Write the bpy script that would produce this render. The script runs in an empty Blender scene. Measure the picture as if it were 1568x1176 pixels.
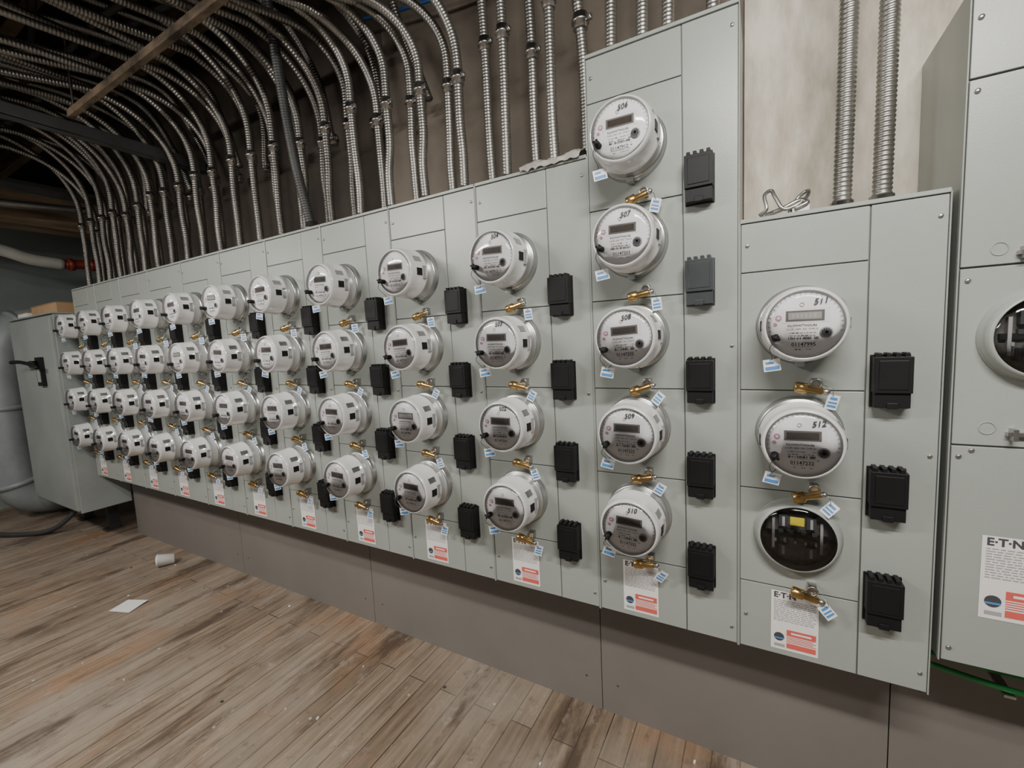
import bpy, math, random
import numpy as np
from mathutils import Vector, Matrix
random.seed(7)
H = 1.43           # camera height; "up" values below are relative to it
P = 0.2645         # socket pitch
M0 = -0.535        # lowest socket centre (relative to camera height)
sc = bpy.context.scene

# ---------------------------------------------------------------- materials
def mat(name, col, rough=0.5, metal=0.0, noise=0.0, nscale=8, bump=0.0, bscale=60, spec=0.5, coat=0.0, col2=None, stretch=(1,1,1), emis=None, rib=0, bdist=.002):
    m = bpy.data.materials.new(name); m.use_nodes = True
    nt = m.node_tree; b = nt.nodes["Principled BSDF"]
    b.inputs["Base Color"].default_value = (*col, 1)
    b.inputs["Roughness"].default_value = rough
    b.inputs["Metallic"].default_value = metal
    b.inputs["Specular IOR Level"].default_value = spec
    b.inputs["Coat Weight"].default_value = coat
    if emis:
        b.inputs["Emission Color"].default_value = (*col, 1); b.inputs["Emission Strength"].default_value = emis
    tc = nt.nodes.new("ShaderNodeTexCoord"); mp = nt.nodes.new("ShaderNodeMapping")
    mp.inputs["Scale"].default_value = stretch
    nt.links.new(tc.outputs["Object"], mp.inputs["Vector"])
    if noise > 0 or col2:
        n = nt.nodes.new("ShaderNodeTexNoise"); n.inputs["Scale"].default_value = nscale
        n.inputs["Detail"].default_value = 6; n.inputs["Roughness"].default_value = 0.6
        nt.links.new(mp.outputs[0], n.inputs["Vector"])
        r = nt.nodes.new("ShaderNodeValToRGB")
        c2 = col2 if col2 else tuple(c*(1-noise) for c in col)
        r.color_ramp.elements[0].position = 0.35; r.color_ramp.elements[0].color = (*c2, 1)
        r.color_ramp.elements[1].position = 0.65; r.color_ramp.elements[1].color = (*col, 1)
        nt.links.new(n.outputs["Fac"], r.inputs[0]); nt.links.new(r.outputs[0], b.inputs["Base Color"])
    if bump > 0:
        n2 = nt.nodes.new("ShaderNodeTexNoise"); n2.inputs["Scale"].default_value = bscale
        nt.links.new(mp.outputs[0], n2.inputs["Vector"])
        bp = nt.nodes.new("ShaderNodeBump"); bp.inputs["Strength"].default_value = bump; bp.inputs["Distance"].default_value = bdist
        nt.links.new(n2.outputs["Fac"], bp.inputs["Height"]); nt.links.new(bp.outputs[0], b.inputs["Normal"])
    if rib:
        at = nt.nodes.new("ShaderNodeAttribute"); at.attribute_name = "arc"
        k = nt.nodes.new("ShaderNodeMath"); k.operation='MULTIPLY'; k.inputs[1].default_value = 2*math.pi/rib
        s = nt.nodes.new("ShaderNodeMath"); s.operation='SINE'
        bp = nt.nodes.new("ShaderNodeBump"); bp.inputs["Strength"].default_value = 1; bp.inputs["Distance"].default_value = 0.0008
        nt.links.new(at.outputs["Fac"], k.inputs[0]); nt.links.new(k.outputs[0], s.inputs[0]); nt.links.new(s.outputs[0], bp.inputs["Height"]); nt.links.new(bp.outputs[0], b.inputs["Normal"])
    return m

M = {}
M['panel'] = mat("panel_grey_paint", (.325,.350,.328), .34, noise=.07, nscale=3, bump=.08, bscale=300)
M['seam'] = mat("panel_body_paint", (.13,.145,.13), .5, noise=.1)
M['black'] = mat("black_plastic", (.009,.009,.010), .5, noise=.1, spec=.3)
M['blackgrey'] = mat("worn_grey_plastic", (.05,.055,.06), .30, noise=.2)
M['white'] = mat("meter_white_plastic", (.64,.64,.635), .14, noise=.05, coat=1.0)
M['face'] = mat("meter_face_plate", (.86,.85,.86), .5, noise=.03)
M['ring'] = mat("meter_ring_metal", (.50,.51,.50), .28, metal=.85, noise=.1)
M['lcdf'] = mat("lcd_bezel", (.13,.12,.115), .4, noise=.1)
M['lcd'] = mat("lcd_glass", (.065,.055,.05), .15, noise=.2, nscale=60)
M['lcdl'] = mat("lcd_glass_lit", (.34,.34,.31), .2, noise=.1, nscale=60)
M['print'] = mat("printed_ink", (.06,.06,.07), .6, noise=.1)
M['printg'] = mat("printed_ink_grey", (.36,.35,.36), .6, noise=.1)
M['pink'] = mat("indicator_pink", (.55,.28,.40), .4, noise=.1)
M['blue'] = mat("blue_tag_ink", (.08,.25,.55), .5, noise=.1)
M['tag'] = mat("white_tag", (.8,.8,.82), .4, noise=.05)
M['brass'] = mat("brass", (.66,.43,.17), .26, metal=1.0, noise=.25, nscale=40)
M['steel'] = mat("zinc_steel", (.55,.54,.52), .32, metal=1.0, noise=.25, nscale=30)
M['conduit'] = mat("galvanised_conduit", (.41,.40,.375), .38, metal=.9, noise=.3, nscale=5)
M['conduit_rib'] = mat("galvanised_armoured_conduit", (.34,.325,.30), .36, metal=.9, noise=.35, nscale=5, rib=.012)
M['conduit_dark'] = mat("dull_conduit", (.11,.11,.11), .5, metal=.6, noise=.3, nscale=5)
M['label'] = mat("paper_label", (.80,.78,.76), .5, noise=.05)
M['red'] = mat("label_red", (.66,.12,.10), .5, noise=.1)
M['yellow'] = mat("yellow_sticker", (.75,.62,.05), .5, noise=.1)
M['wall'] = mat("backboard_brown", (.22,.185,.15), .75, noise=.4, nscale=2.2, bump=.2, bscale=30)
M['walld'] = mat("backboard_shade_dark", (.075,.060,.048), .85, noise=.5, nscale=3, bump=.4, bscale=20)  # shade behind the left conduits put into a darker wall colour
M['ply'] = mat("primed_plywood", (.80,.745,.645), .7, col2=(.46,.41,.335), nscale=8, bump=.4, bscale=40, stretch=(1.6,1,.5))
M['lower'] = mat("painted_lower_board", (.205,.187,.172), .5, noise=.12, nscale=1.5, bump=.1, bscale=40)
M['lwall'] = mat("left_wall_grey_green", (.27,.31,.30), .7, noise=.2, nscale=2)
M['cab'] = mat("switch_cabinet_paint", (.30,.325,.315), .42, noise=.15, nscale=3)
M['wood'] = mat("rough_joist_wood", (.20,.135,.08), .8, col2=(.07,.047,.028), nscale=4, bump=.5, bscale=40, stretch=(.4,3,3))
M['batten'] = mat("weathered_batten_wood", (.24,.175,.115), .85, col2=(.035,.026,.02), nscale=6, bump=.6, bscale=40, stretch=(1.0,2,2))
M['woodl'] = mat("rough_beam_wood", (.30,.215,.135), .8, col2=(.11,.075,.045), nscale=5, bump=.5, bscale=40, stretch=(3,.4,3))
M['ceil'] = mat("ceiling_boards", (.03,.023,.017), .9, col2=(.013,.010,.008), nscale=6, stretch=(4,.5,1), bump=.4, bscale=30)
M['card'] = mat("cardboard", (.44,.28,.15), .8, noise=.15)
M['redpipe'] = mat("red_pipe_paint", (.26,.035,.022), .4, noise=.2)
M['whitepipe'] = mat("white_pipe_wrap", (.48,.48,.44), .5, noise=.15)
M['duct'] = mat("duct_grey", (.28,.305,.315), .4, noise=.15)
M['green'] = mat("green_insulation", (.03,.30,.08), .4, noise=.1)
M['bluec'] = mat("blue_insulation", (.03,.12,.35), .4, noise=.1)
M['paper'] = mat("scrap_paper", (.78,.77,.74), .7, noise=.05)
M['lamp'] = mat("added_lamp_tube", (1,.97,.92), .5, emis=6, noise=.01)  # glowing tubes for the added out-of-frame fixtures
M['inner'] = mat("socket_interior", (.10,.095,.085), .5, noise=.5, nscale=60)
M['tape'] = mat("plastic_tape", (.5,.48,.44), .2, noise=.35, nscale=30)
M['cable'] = mat("dark_cable", (.05,.045,.04), .6, noise=.3)

def clearmat(name,ior,rough):
    m = bpy.data.materials.new(name); m.use_nodes = True
    nt = m.node_tree; nt.nodes.clear()
    o = nt.nodes.new("ShaderNodeOutputMaterial"); mx = nt.nodes.new("ShaderNodeMixShader")
    tr = nt.nodes.new("ShaderNodeBsdfTransparent"); gl = nt.nodes.new("ShaderNodeBsdfGlossy"); fr = nt.nodes.new("ShaderNodeFresnel")
    gl.inputs["Roughness"].default_value = rough; fr.inputs["IOR"].default_value = ior; tr.inputs["Color"].default_value=(.98,.98,.98,1)
    nt.links.new(fr.outputs[0], mx.inputs[0]); nt.links.new(tr.outputs[0], mx.inputs[1]); nt.links.new(gl.outputs[0], mx.inputs[2]); nt.links.new(mx.outputs[0], o.inputs[0])
    return m
M['clear'] = clearmat("clear_cover",1.45,.06)
M['glass'] = clearmat("socket_glass",1.55,.05)

# floor planks
m = bpy.data.materials.new("worn_floor_planks"); m.use_nodes = True; nt = m.node_tree; b = nt.nodes["Principled BSDF"]
N = nt.nodes.new; L = nt.links.new
def ramp(src,p0,c0,p1,c1):
    r=N("ShaderNodeValToRGB"); e=r.color_ramp.elements; e[0].position=p0; e[0].color=(*c0,1); e[1].position=p1; e[1].color=(*c1,1); L(src,r.inputs[0]); return r.outputs[0]
def noise(scale,stretch,loc=(0,0,0),detail=6,rough=.6):
    mp=N("ShaderNodeMapping"); mp.inputs["Scale"].default_value=stretch; mp.inputs["Location"].default_value=loc; L(tc.outputs["Object"],mp.inputs["Vector"])
    n=N("ShaderNodeTexNoise"); n.inputs["Scale"].default_value=scale; n.inputs["Detail"].default_value=detail; n.inputs["Roughness"].default_value=rough; L(mp.outputs[0],n.inputs["Vector"]); return n.outputs["Fac"]
def mixc(fac,a,c,mode='MIX'):
    x=N("ShaderNodeMix"); x.data_type='RGBA'; x.blend_type=mode
    if isinstance(fac,float): x.inputs[0].default_value=fac
    else: L(fac,x.inputs[0])
    L(a,x.inputs[6])
    if isinstance(c,tuple): x.inputs[7].default_value=(*c,1)
    else: L(c,x.inputs[7])
    return x.outputs[2]
tc = N("ShaderNodeTexCoord"); mp = N("ShaderNodeMapping"); mp.inputs["Rotation"].default_value = (0,0,math.radians(90))
L(tc.outputs["Object"], mp.inputs["Vector"])
bk = N("ShaderNodeTexBrick"); bk.inputs["Scale"].default_value = 1; bk.inputs["Brick Width"].default_value = 2.9
bk.inputs["Row Height"].default_value = .085; bk.inputs["Mortar Size"].default_value = .0022; bk.inputs["Mortar Smooth"].default_value = .4
bk.inputs["Color1"].default_value = (.30,.235,.175,1); bk.inputs["Color2"].default_value = (.21,.155,.11,1); bk.inputs["Mortar"].default_value = (.04,.029,.021,1)
bk.offset = .37
L(mp.outputs[0], bk.inputs["Vector"])
c = mixc(1.0,bk.outputs["Color"],ramp(noise(3,(16,1.0,1),detail=8),.3,(.52,.50,.48),.7,(1.2,1.2,1.2)),'MULTIPLY')
c = mixc(ramp(noise(1.3,(1.4,1,1),(5,2,0)),.42,(0,0,0),.66,(.65,.65,.65)),c,(.35,.305,.255))
c = mixc(ramp(noise(1.6,(1.6,.9,1),(1,7,0)),.54,(0,0,0),.68,(.5,.5,.5)),c,(.33,.165,.075))
c = mixc(ramp(noise(1.5,(3.0,.7,1),(3,1,0),8,.7),.53,(0,0,0),.63,(.85,.85,.85)),c,(.075,.052,.037))
c = mixc(ramp(noise(14,(1,1,1),(0,0,0),5,.75),.58,(0,0,0),.70,(.6,.6,.6)),c,(.10,.072,.052))
c = mixc(ramp(noise(9,(1.5,.8,1),(8,3,0),6,.8),.58,(0,0,0),.70,(.5,.5,.5)),c,(.44,.40,.35))
c = mixc(ramp(noise(45,(1,.6,1),(2,9,0),4,.8),.64,(0,0,0),.70,(.5,.5,.5)),c,(.48,.44,.39))
vn = N("ShaderNodeTexVoronoi"); vn.inputs["Scale"].default_value = 7; L(tc.outputs["Object"], vn.inputs["Vector"])
c = mixc(ramp(vn.outputs["Distance"],.03,(.8,.8,.8),.05,(0,0,0)),c,(.50,.47,.42))
L(c, b.inputs["Base Color"]); b.inputs["Roughness"].default_value = .62; b.inputs["Specular IOR Level"].default_value=.35
bp = N("ShaderNodeBump"); bp.inputs["Strength"].default_value=.5; bp.inputs["Distance"].default_value=.004; L(bk.outputs["Fac"], bp.inputs["Height"]); bp.invert=True; L(bp.outputs[0], b.inputs["Normal"])
M['floor'] = m

# ---------------------------------------------------------------- mesh builder
class MB:
    def __init__(s): s.v=[]; s.f=[]; s.m=[]; s.s=[]; s.mats=[]; s.arc={}
    def mi(s,k):
        if k not in s.mats: s.mats.append(k)
        return s.mats.index(k)
    def add(s,vs,fs,k,smooth=False):
        o=len(s.v); s.v += [tuple(v) for v in vs]; i=s.mi(k)
        for f in fs: s.f.append(tuple(a+o for a in f)); s.m.append(i); s.s.append(smooth)
        return o
    def box(s,x0,x1,y0,y1,z0,z1,k,T=None):
        vs=[(x0,y0,z0),(x1,y0,z0),(x1,y1,z0),(x0,y1,z0),(x0,y0,z1),(x1,y0,z1),(x1,y1,z1),(x0,y1,z1)]
        if T is not None: vs=[T@Vector(v) for v in vs]
        s.add(vs,[(0,3,2,1),(4,5,6,7),(0,1,5,4),(1,2,6,5),(2,3,7,6),(3,0,4,7)],k)
    def quad(s,x0,x1,z0,z1,y,k,T=None):
        vs=[(x0,y,z0),(x1,y,z0),(x1,y,z1),(x0,y,z1)]
        if T is not None: vs=[T@Vector(v) for v in vs]
        s.add(vs,[(0,1,2,3)],k)
    def lathe(s,prof,n,k,cx=0,cz=0,smooth=True):
        vs=[];fs=[]
        for (y,r) in prof:
            for i in range(n):
                a=2*math.pi*i/n; vs.append((cx+r*math.cos(a),y,cz+r*math.sin(a)))
        for j in range(len(prof)-1):
            for i in range(n):
                i2=(i+1)%n; fs.append((j*n+i,j*n+i2,(j+1)*n+i2,(j+1)*n+i))
        s.add(vs,fs,k,smooth)
    def disc(s,y,r,n,k,cx=0,cz=0):
        s.add([(cx+r*math.cos(2*math.pi*i/n),y,cz+r*math.sin(2*math.pi*i/n)) for i in range(n)],[tuple(range(n))],k)
    def sweep(s,pts,rad,n,k,caps=True,smooth=True,arc=False):
        pts=[Vector(p) for p in pts]; vs=[];fs=[]
        if not hasattr(rad,'__len__'): rad=[rad]*len(pts)
        t0=(pts[1]-pts[0]).normalized(); up=Vector((0,0,1)) if abs(t0.z)<.9 else Vector((1,0,0))
        nrm=(up-t0*up.dot(t0)).normalized(); dist=0; al=[]
        for j,p in enumerate(pts):
            a=pts[max(j-1,0)]; c=pts[min(j+1,len(pts)-1)]; t=(c-a).normalized()
            if j: dist+=(p-a).length
            nrm=(nrm-t*nrm.dot(t)).normalized(); bn=t.cross(nrm)
            for i in range(n):
                g=2*math.pi*i/n; vs.append(p+(nrm*math.cos(g)+bn*math.sin(g))*rad[j]); al.append(dist)
        for j in range(len(pts)-1):
            for i in range(n):
                i2=(i+1)%n; fs.append((j*n+i,j*n+i2,(j+1)*n+i2,(j+1)*n+i))
        if caps: fs.append(tuple(range(n))[::-1]); fs.append(tuple((len(pts)-1)*n+i for i in range(n)))
        o=s.add(vs,fs,k,smooth)
        if arc: s.arc[o]=al
    def cyl(s,p0,p1,r,k,n=14):
        s.sweep([p0,p1],r,n,k,smooth=False)
    def text(s,body,x,z,y,size,k,T=None,ax='LEFT',bold=0,shear=0):
        cu=bpy.data.curves.new("t",'FONT'); cu.body=body; cu.size=size; cu.align_x=ax; cu.resolution_u=2; cu.offset=bold; cu.shear=shear
        ob=bpy.data.objects.new("t",cu); sc.collection.objects.link(ob)
        dg=bpy.context.evaluated_depsgraph_get(); me=bpy.data.meshes.new_from_object(ob.evaluated_get(dg))
        vs=[Vector((x+v.co.x,y,z+v.co.y)) for v in me.vertices]
        if T is not None: vs=[T@v for v in vs]
        s.add(vs,[tuple(p.vertices) for p in me.polygons],k)
        bpy.data.objects.remove(ob); bpy.data.meshes.remove(me); bpy.data.curves.remove(cu)
    def mesh(s,name):
        me=bpy.data.meshes.new(name); me.from_pydata(s.v,[],s.f)
        for k in s.mats: me.materials.append(M[k])
        me.polygons.foreach_set("material_index",s.m); me.polygons.foreach_set("use_smooth",s.s)
        if s.arc:
            at=me.attributes.new("arc",'FLOAT','POINT'); arr=np.zeros(len(s.v),dtype=np.float32)
            for o,al in s.arc.items(): arr[o:o+len(al)]=al
            at.data.foreach_set("value",arr)
        me.update()
        return me
def obj(name,me,loc=(0,0,0),parent=None,bevel=0,rot=(0,0,0)):
    if isinstance(me,MB): me=me.mesh(name)
    ob=bpy.data.objects.new(name,me); sc.collection.objects.link(ob); ob.location=loc; ob.rotation_euler=rot
    if parent: ob.parent=parent
    if bevel:
        md=ob.modifiers.new("bevel",'BEVEL'); md.width=bevel; md.segments=2; md.limit_method='ANGLE'
    return ob
def resample(path,step):
    pts=np.array([tuple(p) for p in path],float); d=np.r_[0,np.cumsum(np.linalg.norm(np.diff(pts,axis=0),axis=1))]
    m_=max(4,int(d[-1]/step)); t=np.linspace(0,d[-1],m_)
    q=np.stack([np.interp(t,d,pts[:,i]) for i in range(3)],1); return [tuple(a) for a in q]
def ribbed(mb,path,r,k='conduit',n=12,depth=.09,rib=.0105):
    q=resample(path,rib/4)
    mb.sweep(q,[r*(1-depth*(.5-.5*math.cos(i*math.pi/2))) for i in range(len(q))],n,k)
def ribbed_far(mb,path,r,n=10):
    mb.sweep(resample(path,.03),r,n,'conduit_rib',arc=True)
def smooth_path(ctrl,n=14):
    c=[Vector(p) for p in ctrl]; c=[c[0]*2-c[1]]+c+[c[-1]*2-c[-2]]; out=[]
    for i in range(1,len(c)-2):
        p0,p1,p2,p3=c[i-1:i+3]
        for j in range(n):
            t=j/n; out.append(.5*((2*p1)+(p2-p0)*t+(2*p0-5*p1+4*p2-p3)*t*t+(3*p1-p0-3*p2+p3)*t**3))
    out.append(c[-2]); return out

# ---------------------------------------------------------------- room shell
def wallbox(name,x0,x1,y0,y1,z0,z1,k):
    b=MB(); b.box(x0,x1,y0,y1,z0,z1,k); return obj(name,b)
CZ=H+1.88
wallbox("floor",-7.0,3.0,-4.5,2.2,-.08,0,'floor')
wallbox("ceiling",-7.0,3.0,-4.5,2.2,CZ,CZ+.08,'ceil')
wallbox("wall_back",-1.45,0.0,.30,.42,0,CZ,'wall')
wallbox("wall_back_shaded",-4.62,-1.452,.302,.42,0,CZ,'walld')  # left stretch of the back wall, coloured dark for the shadow there
wallbox("wall_plywood",0.002,3.0,.30,.42,0,CZ,'ply')
wallbox("wall_left",-6.7,-6.55,-4.5,2.2,0,CZ,'lwall')
wallbox("wall_recess",-6.55,-4.4,1.6,1.75,0,CZ,'lwall')
b=MB()
for x0,x1 in [(-4.42,-2.883),(-2.88,-1.693),(-1.69,-.473),(-.47,.373),(.376,2.6)]:
    b.box(x0,x1,.20,.30,0.0,1.2,'lower')
    for sx in (x0+.06,x1-.06):
        b.lathe([(.20,.004),(.1985,.004),(.1985,.0002)],8,'inner',sx,.12); b.lathe([(.20,.004),(.1985,.004),(.1985,.0002)],8,'inner',sx,.42)
obj("wall_lower_board",b)
b=MB()
for y in (.08,-.42,-.92,-1.42,-1.92,-2.42):
    b.box(-6.5,2.9,y-.03,y+.03,CZ-.19,CZ-.001,'wood')
obj("ceiling_joists",b,bevel=.004)
b=MB(); b.box(-5.35,-5.1,-4.4,1.6,H+1.12,H+1.42,'woodl'); obj("wooden_beam",b,bevel=.008)
b=MB(); b.box(-5.3,-5.14,1.42,1.59,0,H+1.12,'woodl'); obj("timber_post",b,bevel=.006)
b=MB(); b.box(-2.95,-.9,-.350,-.322,H+1.212,H+1.245,'batten')
for x in (-.95,): b.box(x-.015,x+.015,-.349,-.323,H+1.246,CZ-.19,'batten')
b.cyl((-2.9,-.336,H+1.246),(-2.9,-.336,CZ-.002),.005,'steel',6)
obj("wooden_batten",b,bevel=.003)

# ---------------------------------------------------------------- meter stacks
def seams(nd):
    z=[-.685+.2635*i for i in range(nd)]; z.append(z[-1]+.302); return z
def stack_body(nd,topup,depth):
    b=MB(); bot=-.881; z=lambda u:u-bot
    h=topup-bot
    b.box(.002,.398,.004,depth,0,h,'seam')
    b.box(.002,.398,-.004,depth*.9,h-.004,h+.006,'panel')
    zs=seams(nd)
    b.box(.004,.263,0,.01,.004,z(zs[0])-.0017,'panel')
    for a,c in zip(zs[:-1],zs[1:]):
        b.box(.004,.263,-.001,.01,z(a)+.0014,z(c)-.0014,'panel')
    b.box(.004,.263,0,.01,z(zs[-1])+.0017,h-.006,'panel')
    b.box(.2658,.396,-.0005,.01,.004,h-.006,'panel')
    b.box(0,.003,-.003,depth,0,h,'panel'); b.box(.397,.4,-.003,depth,0,h,'panel')
    return b
def stack_hw(nd,topup):
    b=MB(); h=topup+.881
    for sx,sz in [(.383,.05),(.383,h-.05),(.383,h*.5),(.018,.10),(.018,h-.06)]:
        b.lathe([(0,.0045),(-.003,.0045),(-.004,.003),(-.004,.0001)],10,'steel',sx,sz)
    for i in range(nd):
        c=M0+P*i+.881
        zz=c-.138
        b.box(.158,.176,-.022,0,zz-.004,zz+.018,'steel')
        pts=[(.167+.011*math.cos(a),-.026,zz+.006+.011*math.sin(a)) for a in np.linspace(0,2*math.pi,15)]
        b.sweep(pts,.0022,6,'steel',caps=False)
        t=random.uniform(-.35,.25); dx=math.cos(t); dz=math.sin(t)
        p=lambda s,yy=-.034:(.160-s*dx,yy,zz-.008+s*dz)
        b.sweep([p(-.02),p(-.018),p(.012),p(.014),p(.036),p(.040)],[.006,.009,.009,.0135,.0135,.011],14,'brass')
        b.sweep([p(-.034),p(-.030),p(-.022),p(-.018)],[.003,.0075,.0075,.004],10,'steel')
        T=Matrix.Translation((.198,-.03,zz-.038))@Matrix.Rotation(random.uniform(-.7,.7),4,'Y')@Matrix.Rotation(random.uniform(-.5,.5),4,'Z')
        b.box(-.013,.013,-.001,.001,-.018,.018,'tag',T)
        b.box(-.010,.010,-.0018,-.001,-.012,-.007,'blue',T); b.box(-.010,.010,-.0018,-.001,-.003,.001,'blue',T); b.box(-.008,.008,-.0018,-.001,.006,.012,'blue',T)
        b.sweep(smooth_path([(.18,-.03,zz+.003),(.195,-.045,zz-.005),(.20,-.032,zz-.024)],5),.0008,4,'steel')
    return b
def stack_breakers(nd,grey=None):
    b=MB()
    for i in range(nd):
        c=M0+P*i+.881-.122; k='blackgrey' if grey==i else 'black'
        x0,x1=.273,.341
        b.box(x0,x1,-.040,0,c-.030,c+.052,k)
        b.box(x0+.002,x1-.002,-.034,0,c-.064,c-.028,k)
        b.box(x0-.002,x1+.002,-.006,0,c-.066,c+.056,k)
        for j in range(4): b.box(x0+.005+j*.016,x0+.014+j*.016,-.036,-.004,c+.051,c+.061,k)
        b.box(x0+.024,x1-.024,-.038,-.030,c-.066,c-.052,k)
        b.box(x0+.008,x1-.008,-.0415,-.039,c-.022,c+.044,k)
    return b
def label_mesh():
    b=MB(); x0,x1,z1=.078,.184,.185; z0=z1-.165
    b.quad(x0,x1,z0,z1,-.0012,'label')
    y=-.0018
    b.text("E·T·N",x0+.006,z1-.018,y,.021,'print',bold=.0008)
    z=z1-.026; random.seed(3)
    while z>z1-.085:
        x=x0+.006
        while x<x1-.012:
            w=random.uniform(.004,.013); b.quad(x,min(x+w,x1-.006),z,z+.0022,y,'printg'); x+=w+.0022
        z-=.0052
    b.quad(x0+.036,x1-.005,z0+.043,z0+.060,y,'red'); b.quad(x0+.036,x1-.005,z0+.008,z0+.022,y,'red')
    for q in range(4): b.quad(x0+.036,x1-.005-.006*(q%2),z0+.025+q*.0045,z0+.027+q*.0045,y,'red')
    b.quad(x0+.046,x1-.015,z0+.049,z0+.054,y-.0004,'label')
    b.disc(y,.012,16,'print',x0+.019,z0+.036); b.quad(x0+.008,x0+.030,z0+.030,z0+.034,y-.0003,'blue')
    b.quad(x0+.008,x0+.032,z0+.008,z0+.016,y,'printg')
    return b.mesh("warning_label")
LABEL=label_mesh()

# ---------------------------------------------------------------- electricity meter mesh
def meter_mesh(seed,lit):
    random.seed(seed); b=MB()
    b.lathe([(0,.095),(-.004,.095),(-.006,.092),(-.018,.092),(-.024,.089),(-.024,.083)],56,'ring')
    b.box(-.010,.010,-.030,-.004,-.101,-.088,'ring')
    b.lathe([(-.018,.086),(-.055,.0855),(-.056,.0875),(-.062,.0875),(-.063,.085),(-.122,.083),(-.130,.0805),(-.134,.077),(-.134,.0745),(-.127,.0735)],56,'white')
    b.disc(-.127,.0737,56,'face')
    b.lathe([(-.1335,.0745),(-.139,.070),(-.1425,.060),(-.1455,.042),(-.147,.02),(-.1474,.0002)],44,'clear')
    for a in (0,math.pi):
        T=Matrix.Rotation(a,4,'Y')
        b.box(.078,.0855,-.108,-.082,-.012,.012,'black',T)
        for q in range(5): b.box(.079,.0865,-.078+q*.004,-.0765+q*.004,-.022,.022,'printg',T)
    T=Matrix.Rotation(-.5,4,'Y'); b.box(.079,.0855,-.110,-.075,-.006,.014,'ring',T)
    y=-.1275
    b.quad(-.046,.046,.004,.037,y,'tag'); b.quad(-.036,.036,.0075,.031,y-.0006,'lcdf')
    b.quad(-.031,.031,.0115,.027,y-.0012,'lcdl' if lit else 'lcd')
    if lit:
        for i in range(6): b.quad(-.024+i*.008,-.0195+i*.008,.0145,.0235,y-.0016,'printg')
    for i in range(26):
        a=math.radians(200-i*8.5)
        T=Matrix.Rotation(-a,4,'Y'); b.box(.066,.0705,y-.0003,y,-.0007,.0007,'printg',T)
    b.disc(y-.001,.0065,16,'pink',-.050,.016); b.disc(y-.0015,.003,10,'tag',-.050,.016)
    b.disc(y-.001,.004,12,'pink',-.056,.002)
    b.lathe([(y,.012),(y-.003,.012),(y-.004,.009),(y-.004,.0002)],18,'printg',.040,-.018)
    for q in range(6):
        T=Matrix.Translation((.040,0,-.018))@Matrix.Rotation(q*math.pi/6,4,'Y'); b.box(-.0095,.0095,y-.006,y-.004,-.0012,.0012,'print',T)
    b.text("KILOWATTHOURS",-.032,-.004,y-.0004,.0065,'print',bold=.0001)
    b.text("CL200  240V  3W  TYPE 2S",-.034,-.0115,y-.0004,.0052,'print')
    z=-.019
    while z>-.058:
        w0=math.sqrt(max(.068**2-z*z,0)); x=-w0*.45
        while x<w0*.50:
            w=random.uniform(.002,.007)
            if random.random()<.75 and not (x>.022 and z>-.032): b.quad(x,x+w,z,z+.0016,y-.0004,'print' if random.random()<.5 else 'printg')
            x+=w+.002
        z-=.0062
    b.quad(-.027,.027,-.049,-.036,y-.0006,'face')
    b.text("01147%03d"%random.randint(100,999),-.024,-.0475,y-.0010,.0115,'print',bold=.0002)
    for i in range(26):
        if random.random()<.6: b.quad(-.030+i*.0022,-.0287+i*.0022,-.033,-.027,y-.0010,'print')
    b.lathe([(y-.0004,.0045),(y-.0008,.0045),(y-.0008,.0035),(y-.0004,.0035)],14,'printg',-.006,.044)
    b.lathe([(-.12,.008),(-.145,.008),(-.150,.006),(-.150,.0002)],16,'black',-.055,-.028)
    b.sweep([(-.063,-.151,-.024),(-.055,-.153,-.028),(-.047,-.151,-.033)],.003,8,'black')
    b.sweep([(-.058,-.151,-.035),(-.055,-.153,-.028),(-.053,-.151,-.020)],.003,8,'black')
    b.sweep(smooth_path([(-.056,-.149,-.034),(-.066,-.144,-.052),(-.060,-.12,-.075),(-.064,-.11,-.080)],6),.0009,5,'print')
    T=Matrix.Translation((-.060,-.105,-.092))@Matrix.Rotation(random.uniform(-.4,.3),4,'Y')@Matrix.Rotation(.25,4,'Z')
    b.box(-.018,.018,-.001,.001,-.014,.014,'tag',T)
    b.box(-.015,.015,-.0018,-.001,-.011,-.003,'blue',T); b.box(-.013,.004,-.0018,-.001,.003,.008,'blue',T)
    b.sweep([(-.064,-.104,-.083),(-.05,-.09,-.073)],.001,4,'print')
    return b.mesh("electric_meter")
METERS=[meter_mesh(11,False),meter_mesh(12,False),meter_mesh(13,False)]
METER_LIT=meter_mesh(14,True)

def empty_socket(name,loc,sticker=True):
    b=MB()
    b.lathe([(0,.098),(-.004,.098),(-.007,.094),(-.022,.093),(-.030,.088),(-.034,.084),(-.034,.082),(-.030,.081),(-.004,.081)],56,'panel')
    b.disc(-.003,.082,40,'inner')
    for sx in (-1,1):
        for sz in (-1,1):
            b.box(sx*.030-.010,sx*.030+.010,-.020,-.003,sz*.038-.014,sz*.038+.014,'blackgrey'); b.box(sx*.030-.003,sx*.030+.003,-.023,-.01,sz*.038-.012,sz*.038+.012,'printg')
    b.box(-.066,.066,-.012,-.003,-.006,.006,'black'); b.box(-.055,-.049,-.014,-.003,-.04,.04,'printg'); b.box(.049,.055,-.014,-.003,-.04,.04,'printg')
    for q in range(5): b.box(-.05+q*.022,-.045+q*.022,-.016,-.003,-.02,-.012,'panel')
    for q in range(4): b.box(-.04+q*.024,-.030+q*.024,-.014,-.003,.004,.014,'blackgrey')
    if sticker: b.quad(-.016,.014,.034,.056,-.030,'yellow')
    b.lathe([(-.033,.083),(-.040,.076),(-.046,.05),(-.048,.02),(-.048,.0002)],40,'glass')
    return obj(name,b,loc)

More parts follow.
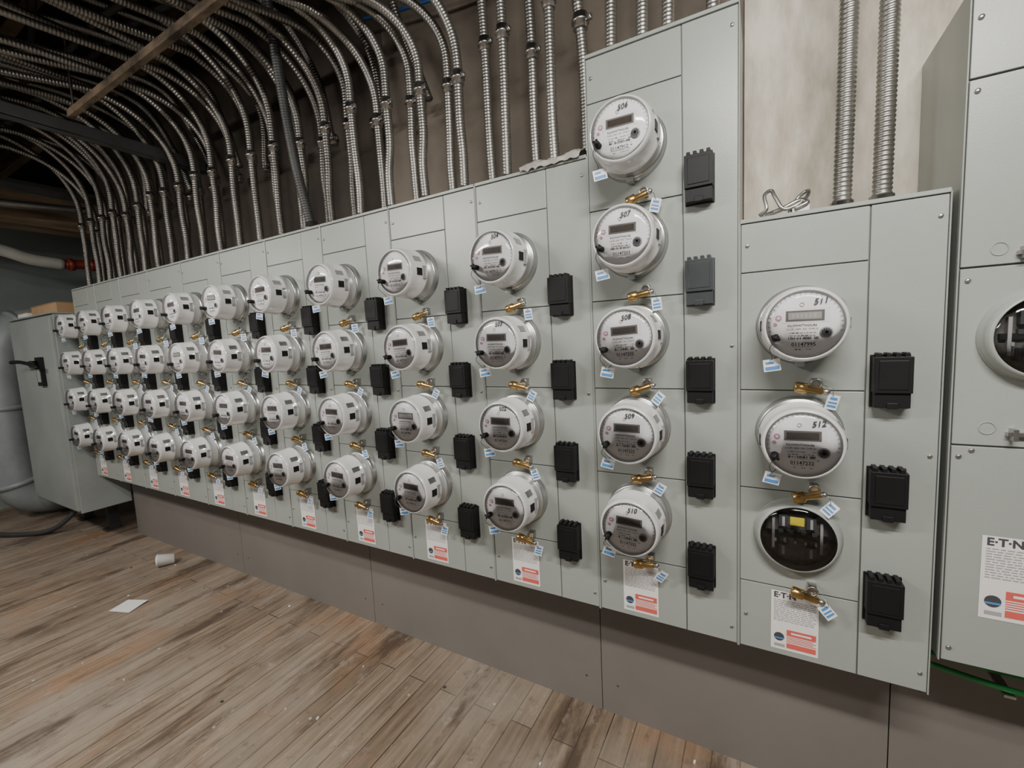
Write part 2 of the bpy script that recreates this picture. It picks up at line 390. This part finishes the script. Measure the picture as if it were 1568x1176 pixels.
BASE=H-.881
shared={}
def make_stack(x,nd,topup,depth,grey=None):
    if nd not in shared:
        random.seed(nd*5)
        shared[nd]=(stack_body(nd,topup,depth).mesh("meter_stack_panel"),stack_hw(nd,topup).mesh("locks_and_screws"),stack_breakers(nd,grey).mesh("breaker_covers"))
    bm,hm,km=shared[nd]
    o=obj("meter_stack_panel",bm,(x,0,BASE),bevel=.0014)
    obj("brass_locks_and_tags",hm,parent=o); obj("breaker_covers",km,parent=o,bevel=.003)
    obj("warning_label",LABEL,parent=o)
    return o
rng=random.Random(5)
def meter(x,up,num=None,npos=(.004,.056),lit=False):
    o=obj("electric_meter",METER_LIT if lit else METERS[rng.randrange(3)],(x,0,H+up),rot=(0,rng.uniform(-.05,.05),0))
    if num:
        b=MB(); T=Matrix.Rotation(-.12,4,'Y'); b.text(num,npos[0],npos[1]-.004,-.1300,.018,'print',T,bold=.0004,shear=.3); obj("handwritten_number",b,parent=o)
    return o
MX=.132
make_stack(0,3,.272,.19)
meter(.133,.005,"511",(.020,.044),lit=True); meter(.133,-.266,"512",(.022,.042))
empty_socket("empty_meter_socket",(.133,0,H-.533))
make_stack(-.4,5,.80,.19,grey=3)
for i,nm in enumerate(["510","509","508","507","506"]): meter(-.4+MX,M0+P*i,nm,(.0,.050))
for q in range(10):
    x=-.8-.4*q
    make_stack(x,4,.53,.19)
    for i in range(4): meter(x+MX,M0+P*i,lit=(rng.random()<.15),num=("%d"%(501+q*4+i)) if q<1 and i>0 else None)

# ---------------------------------------------------------------- far right switchboard section
b=MB()
x0,x1=.412,1.35
b.box(x0+.003,x1,.006,.297,H-.785,H+.658,'seam')
b.box(x0,x0+.0028,-.004,.298,H-.785,H+.66,'panel')
b.box(x0+.003,x1,-.002,.298,H+.656,H+.66,'panel')
for a,c in [(-.783,-.277),(-.273,.105),(.109,.483),(.487,.655)]:
    b.box(x0+.006,.69,0,.012,H+a,H+c,'panel'); b.box(.694,x1,0,.012,H+a,H+c,'panel')
o=obj("switchboard_section",b,bevel=.0012)
b=MB()
for up in (.128,-.245):
    z=H+up
    b.box(.50,.60,-.012,0,z-.004,z+.004,'steel'); b.box(.505,.513,-.022,0,z-.012,z+.012,'steel'); b.box(.54,.548,-.03,0,z-.016,z+.010,'steel'); b.box(.575,.585,-.022,0,z-.012,z+.012,'steel')
for sx,sz in [(.43,.46),(.43,.08),(.43,-.30),(.43,-.75),(.43,.60),(.45,-.285)]:
    b.lathe([(0,.005),(-.003,.005),(-.0045,.003),(-.0045,.0001)],10,'steel',sx,H+sz)
for sx,sz in [(.475,.14),(.472,-.235)]:
    b.lathe([(-.0002,.014),(-.0012,.014),(-.0012,.012),(-.0002,.012)],20,'panel',sx,H+sz)
obj("latches_and_screws",b,parent=o)
lb=obj("warning_label",LABEL,(.385,0,H-.685),parent=o); lb.scale=(1.15,1,1.15)
empty_socket("empty_meter_socket",(.545,0,H-.04),False)
b=MB(); b.sweep(smooth_path([(.40,.10,H-.86),(.6,.08,H-.872),(.9,.08,H-.868),(1.3,.10,H-.87)],10),.007,8,'green'); b.sweep(smooth_path([(.42,.13,H-.85),(.7,.12,H-.858),(1.3,.13,H-.85)],10),.007,8,'green')
b.box(.55,.57,.07,.2,H-.885,H-.879,'steel'); b.box(1.1,1.12,.07,.2,H-.885,H-.879,'steel')
obj("green_ground_cable",b)

# ---------------------------------------------------------------- conduits
def coupling(b,p,r=.019,d=(0,0,1)):
    p=Vector(p); d=Vector(d)
    b.sweep([p-d*.024,p-d*.022,p-d*.006,p-d*.005,p+d*.005,p+d*.006,p+d*.022,p+d*.024],[r*1.05,r*1.25,r*1.25,r*1.5,r*1.5,r*1.25,r*1.25,r*1.05],12,'steel')
    b.box(p.x+r*.9,p.x+r*2.1,p.y-.012,p.y-.002,p.z-.008,p.z+.008,'steel')
    b.cyl((p.x+r*1.7,p.y-.02,p.z),(p.x+r*1.7,p.y-.002,p.z),.004,'steel',8)
def topfit(b,p,r=.019):
    b.sweep([p,(p[0],p[1],p[2]+.004),(p[0],p[1],p[2]+.005),(p[0],p[1],p[2]+.030)],[r*1.6,r*1.6,r*1.3,r*1.25],12,'steel')
r2=random.Random(9)
xs=[-.535-.09*i for i in range(43)]
for i,x in enumerate(xs):
    b=MB(); y=.10+ (.035 if i%2 else -.02); r=.0165
    zt=H+.535
    j=lambda a=.006:r2.uniform(-a,a)
    cup=H+.97+j(.03)
    cx=x+j(.012)
    low=[(x,y,zt),(x+j(),y+j(),zt+.15),(cx+j(),y+j(),cup-.15),(cx,y,cup)]
    if x>-.86:
        cup=H+1.0+j(.07)
        ctrl=[(x,y,zt),(x+j(),y,zt+.2),(cx,y,cup),(cx+j(.02),y-.01,cup+.4),(cx+j(.03),y,CZ-.01)]
    else:
        f=min(1,max(0,(-x-.9)/1.0)); ang=math.radians(38*(1-f)+5+j(7) )
        d=Vector((-math.sin(ang),-math.cos(ang),0))
        R=.27+.20*min(1,max(0,(-x-1.2)/3))+j(.06)
        z0=cup+.04+r2.uniform(0,.08)
        arc=[]
        for t in np.linspace(0,math.pi/2,9)[1:]:
            q=Vector((cx,y,z0))+d*(R*(1-math.cos(t)))+Vector((0,0,R*math.sin(t))); arc.append(tuple(q))
        e=Vector(arc[-1]); run=[tuple(e+d*s+Vector((j(.04),0,j(.03)-.01*s))) for s in (.4,.9,1.5,2.2)]
        ctrl=low+[(cx,y,z0)]+arc+run
    path=smooth_path(ctrl,6)
    if x>-1.5: ribbed(b,path,r+.0005,n=10)
    else: ribbed_far(b,path,r)
    topfit(b,(x,y,H+.536),r); coupling(b,(cx,y,cup),r)
    obj("flexible_conduit",b)
for x in (-.35,-.257,-.185,-.07):
    b=MB(); ribbed(b,smooth_path([(x,.1,H+.806),(x+.005,.1,H+1.2),(x-.004,.1,CZ-.01)],8),.0175); topfit(b,(x,.1,H+.806)); obj("flexible_conduit",b)
b=MB(); ribbed(b,smooth_path([(-.45,.15,H+.535),(-.455,.15,H+.9),(-.47,.12,H+1.25),(-.47,.12,CZ-.01)],8),.0175); topfit(b,(-.45,.15,H+.536)); coupling(b,(-.457,.142,H+1.0)); obj("flexible_conduit",b)
for x,dx in ((.226,.008),(.305,.006)):
    b=MB(); ribbed(b,smooth_path([(x,.12,H+.28),(x+dx*.5,.12,H+.6),(x+dx,.12,H+1.0),(x+dx*2,.12,CZ-.01)],10),.0205,n=20,rib=.011,depth=.13); topfit(b,(x,.12,H+.279),.0205)
    b.sweep([(x,.12,H+.279),(x,.12,H+.285)],[.036,.036],18,'steel'); obj("flexible_conduit",b)
b=MB(); ribbed(b,smooth_path([(-1.69,.03,H+.54),(-1.695,-.02,H+.8),(-1.70,-.05,H+1.1),(-1.695,-.08,H+1.4),(-1.75,-.1,CZ-.01)],10),.021,k='conduit_dark',depth=.14); topfit(b,(-1.69,.03,H+.537),.021); obj("flexible_conduit",b)
# second, tangled tier of conduits crossing under the joists
rt=random.Random(77)
for k in range(12):
    x=-1.5-.27*k; u=lambda a:rt.uniform(-a,a)
    b=MB(); ribbed_far(b,smooth_path([(x+.3+u(.1),.22,H+1.02+u(.05)),(x+.28+u(.05),.20,H+1.30),(x+.2,.05+u(.05),H+1.52),(x,-.3+u(.1),H+1.60+u(.03)),(x-.25+u(.12),-.8,H+1.60+u(.04)),(x-.5+u(.25),-1.4,H+1.58+u(.04)),(x-.9+u(.3),-2.2,H+1.60)],8),.0165)
    coupling(b,(x+.3,.235,H+1.0),.0165); obj("flexible_conduit",b)

def strut(name,p0,p1,w=.04):
    p0=Vector(p0);p1=Vector(p1); L_=(p1-p0).length; b=MB()
    b.box(0,L_,-w/2,w/2,-w/2,-w/2+.003,'conduit_dark'); b.box(0,L_,-w/2,-w/2+.003,-w/2,w/2,'conduit_dark'); b.box(0,L_,w/2-.003,w/2,-w/2,w/2,'conduit_dark')
    b.box(0,L_,-w/2,-w/2+.012,w/2-.003,w/2,'conduit_dark'); b.box(0,L_,w/2-.012,w/2,w/2-.003,w/2,'conduit_dark')
    o=obj(name,b,p0); o.rotation_euler=(p1-p0).to_track_quat('X','Z').to_euler(); return o
strut("trapeze_strut",(-2.99,.28,H+1.17),(-2.99,-2.2,H+1.17),.06)
strut("trapeze_strut",(-4.5,.28,H+1.24),(-4.5,-2.2,H+1.24),.045)
b=MB(); b.sweep(smooth_path([(-4.75,.25,H+1.22),(-4.8,-.3,H+1.18),(-4.85,-1.2,H+1.14)],8),.03,14,'conduit'); obj("galvanised_pipe",b)
rc=random.Random(31)
for k in range(14):
    b=MB(); y=-.25-.16*k
    pts=[(-6.3+q*.95,y+rc.uniform(-.12,.12)+.05*q,H+1.63+rc.uniform(-.05,.04)) for q in range(6)]
    b.sweep(smooth_path(pts,8),rc.uniform(.012,.030),8,'cable' if k%3 else 'conduit_dark'); obj("overhead_cable",b)
b=MB(); b.sweep(smooth_path([(-1.5,.22,H+1.44),(-1.2,.22,H+1.38),(-.8,.21,H+1.33),(-.5,.22,H+1.40),(-.3,.23,H+1.86)],8),.007,8,'bluec'); obj("blue_data_cable",b)

# crumpled plastic wrap draped over a stack top edge
b=MB(); random.seed(4); nu,nv=22,12; vs=[]
for iu in range(nu):
    for iv in range(nv):
        u=iu/(nu-1); v=iv/(nv-1)
        x=-.62+.20*u+random.uniform(-.004,.004)
        prof=.10-.115*v
        z=H+.552+.022*math.sin(math.pi*min(1,v*1.2))*(.5+.5*math.sin(u*9))+random.uniform(0,.006)
        if prof<-.003: z=H+.548-( -prof)*1.2+random.uniform(-.004,.004); prof=-.010+random.uniform(-.005,0)
        vs.append((x,prof,z))
b.add(vs,[(a*nv+c,(a+1)*nv+c,(a+1)*nv+c+1,a*nv+c+1) for a in range(nu-1) for c in range(nv-1)],'tape',True)
obj("plastic_wrap_scrap",b)
b=MB()
b.sweep(smooth_path([(.045,.03,H+.289),(.06,.02,H+.30),(.055,.03,H+.335),(.07,.04,H+.348),(.08,.03,H+.325),(.10,.02,H+.292),(.14,.03,H+.31),(.15,.05,H+.335),(.13,.06,H+.325),(.11,.05,H+.289)],6),.0045,8,'steel')
b.sweep(smooth_path([(.05,.05,H+.289),(.09,.03,H+.295),(.13,.03,H+.31),(.145,.02,H+.30),(.12,.02,H+.289)],6),.006,8,'steel')
b.box(.115,.15,.02,.05,H+.279,H+.298,'steel')
obj("conduit_strap_hardware",b)

# ---------------------------------------------------------------- left end
b=MB(); x0,x1,y0,y1=-5.42,-4.45,-.12,.20; z0,z1=H-1.155,H+.36
b.box(x0,x1,y0+.01,y1,z0,z1,'cab'); b.box(x0+.01,x1-.01,y0-.006,y0+.012,z0+.02,z1-.02,'cab')
b.box(x0-.01,x1+.01,y0-.01,y1,z1,z1+.012,'cab'); b.box(x1-.03,x1-.012,y0-.012,y0,z0+.03,z1-.03,'cab')
o=obj("disconnect_switch_cabinet",b,bevel=.003)
b=MB(); hx,hz=-4.78,H-.05
b.box(hx-.04,hx+.07,y0-.03,y0-.004,hz-.12,hz+.10,'black'); b.box(hx-.015,hx+.045,y0-.034,y0-.028,hz-.09,hz+.01,'panel')
b.sweep([(hx,y0-.03,hz+.05),(hx,y0-.07,hz+.05)],.025,12,'black'); b.sweep(smooth_path([(hx+.12,y0-.06,hz+.02),(hx,y0-.07,hz+.05),(hx-.14,y0-.09,hz+.07),(hx-.24,y0-.11,hz+.07)],6),.014,10,'black')
obj("switch_handle",b,parent=o)
b=MB(); b.box(-.28,.28,-.11,.11,0,.085,'card'); b.box(-.285,.285,-.115,0.0,.085,.088,'card'); b.box(-.285,.285,.002,.115,.086,.089,'card'); b.box(-.02,.02,-.116,.116,.0885,.0895,'tape')
obj("cardboard_box",b,(-4.85,.06,z1+.012),bevel=.002)
b=MB(); b.box(-.12,.12,-.09,.09,0,.05,'paper'); b.box(-.121,.121,-.091,.091,.044,.052,'card'); obj("parts_carton",b,(-5.28,.02,z1+.012),bevel=.002)
b=MB()
for bx in (-5.3,-4.75): b.box(bx-.02,bx+.02,.12,.19,.0,z0,'conduit_dark'); b.box(bx-.05,bx+.05,.09,.2,.0,.012,'conduit_dark')
obj("cabinet_stand",b)

def ductpath(p,r,name,k='duct',joints=(),b=None,fin=True):
    b=b or MB(); pa=smooth_path(p,8); b.sweep(pa,r,28,k)
    for j in joints:
        q=pa[j]; q2=pa[j+1]; d=(Vector(q2)-Vector(q)).normalized(); q=Vector(q); b.sweep([q-d*.02,q-d*.018,q+d*.018,q+d*.02],[r,r+.014,r+.014,r],28,k)
    return obj(name,b) if fin else b
ductpath([(-5.85,.9,H+.38),(-5.85,.3,H+.40),(-5.85,-.02,H+.30),(-5.85,-.13,H+.0),(-5.85,-.15,H-.5),(-5.85,-.15,H-.9),(-5.85,-.08,H-1.18),(-5.85,.2,H-1.27),(-5.85,.9,H-1.275)],.15,"ventilation_duct",joints=(14,30,44))
b=ductpath([(-5.55,-1.4,H+1.08),(-5.55,-.5,H+1.04),(-5.55,-.1,H+.98),(-5.55,.1,H+.92),(-5.55,.30,H+.90)],.05,"",'whitepipe',fin=False)
ductpath([(-5.55,.31,H+.90),(-5.55,.5,H+.92),(-5.55,.9,H+.93),(-5.55,1.6,H+.93)],.042,"sprinkler_pipe",'redpipe',joints=(2,8,14),b=b)
b=MB(); b.sweep(smooth_path([(-5.0,.05,z0),(-5.02,-.02,.15),(-5.15,-.15,.03),(-5.5,-.35,.022),(-6.0,-.4,.022)],8),.02,10,'conduit_dark'); obj("floor_whip_conduit",b)

# ---------------------------------------------------------------- debris
b=MB(); b.sweep([(0,0,.045),(.01,0,.045),(.011,0,.045),(.10,0,.036),(.102,0,.036)],[.03,.045,.041,.033,.02],20,'paper'); obj("paper_cup",b,(-3.55,-.02,0),rot=(0,0,1.1))
b=MB(); b.add([(-.07,-.05,.002),(.07,-.06,.002),(.08,.05,.010),(-.06,.055,.006),(0,0,.004)],[(0,1,4),(1,2,4),(2,3,4),(3,0,4)],'paper'); obj("paper_scrap",b,(-3.15,-.32,0),rot=(0,0,.4))
b=MB(); random.seed(21)
for k in range(34):
    x=random.uniform(-4,.3); y=random.uniform(-1.2,.15); s=random.uniform(.002,.006)
    T=Matrix.Translation((x,y,.002))@Matrix.Rotation(random.uniform(0,3),4,'Z')
    b.box(-s,s,-s*.6,s*.6,-.002,.002+s*.3,'paper' if random.random()<.4 else 'inner',T)
obj("floor_debris",b)

# ---------------------------------------------------------------- lights
def fixture(x,y,z,power,L_=1.2,col=(1,.96,.895)):  # unseen area light added to light the room, with an invented fixture body
    b=MB(); b.box(-L_/2,L_/2,-.07,.07,.02,.08,'paper'); b.sweep([(-L_/2+.02,-.03,.005),(L_/2-.02,-.03,.005)],.013,10,'lamp'); b.sweep([(-L_/2+.02,.03,.005),(L_/2-.02,.03,.005)],.013,10,'lamp')
    b.cyl((-.4,0,.08),(-.4,0,CZ-z-.003),.004,'steel',6); b.cyl((.4,0,.08),(.4,0,CZ-z-.003),.004,'steel',6)
    o=obj("added_light_fixture",b,(x,y,z))
    li=bpy.data.lights.new("added_area_light",'AREA'); li.shape='RECTANGLE'; li.size=L_; li.size_y=.12; li.energy=power; li.color=col
    lo=bpy.data.objects.new("added_area_light",li); sc.collection.objects.link(lo); lo.parent=o; lo.location=(0,0,-.012)
    lo.rotation_euler=(math.radians(25),0,0)
    return o
fixture(.45,-1.55,H+1.25,86)
fixture(-2.3,-1.75,H+1.02,66)
fixture(-4.6,-1.9,H+1.02,24)
w=bpy.data.worlds.new("World"); sc.world=w; w.use_nodes=True
w.node_tree.nodes["Background"].inputs[0].default_value=(1,.98,.95,1); w.node_tree.nodes["Background"].inputs[1].default_value=.17

# ---------------------------------------------------------------- camera
cam=bpy.data.cameras.new("camera"); co=bpy.data.objects.new("camera",cam); sc.collection.objects.link(co)
fwd=Vector((-.490,.8665,-.0978)).normalized(); right=Vector((.872,.4877,-.0483)); right=(right-fwd*right.dot(fwd)).normalized(); up=right.cross(fwd)
R=Matrix((right,up,-fwd)).transposed().to_4x4()
co.matrix_world=Matrix.Translation((.044,-1.30,H))@R
cam.sensor_width=36; cam.lens=15.4; cam.clip_start=.02
sc.camera=co
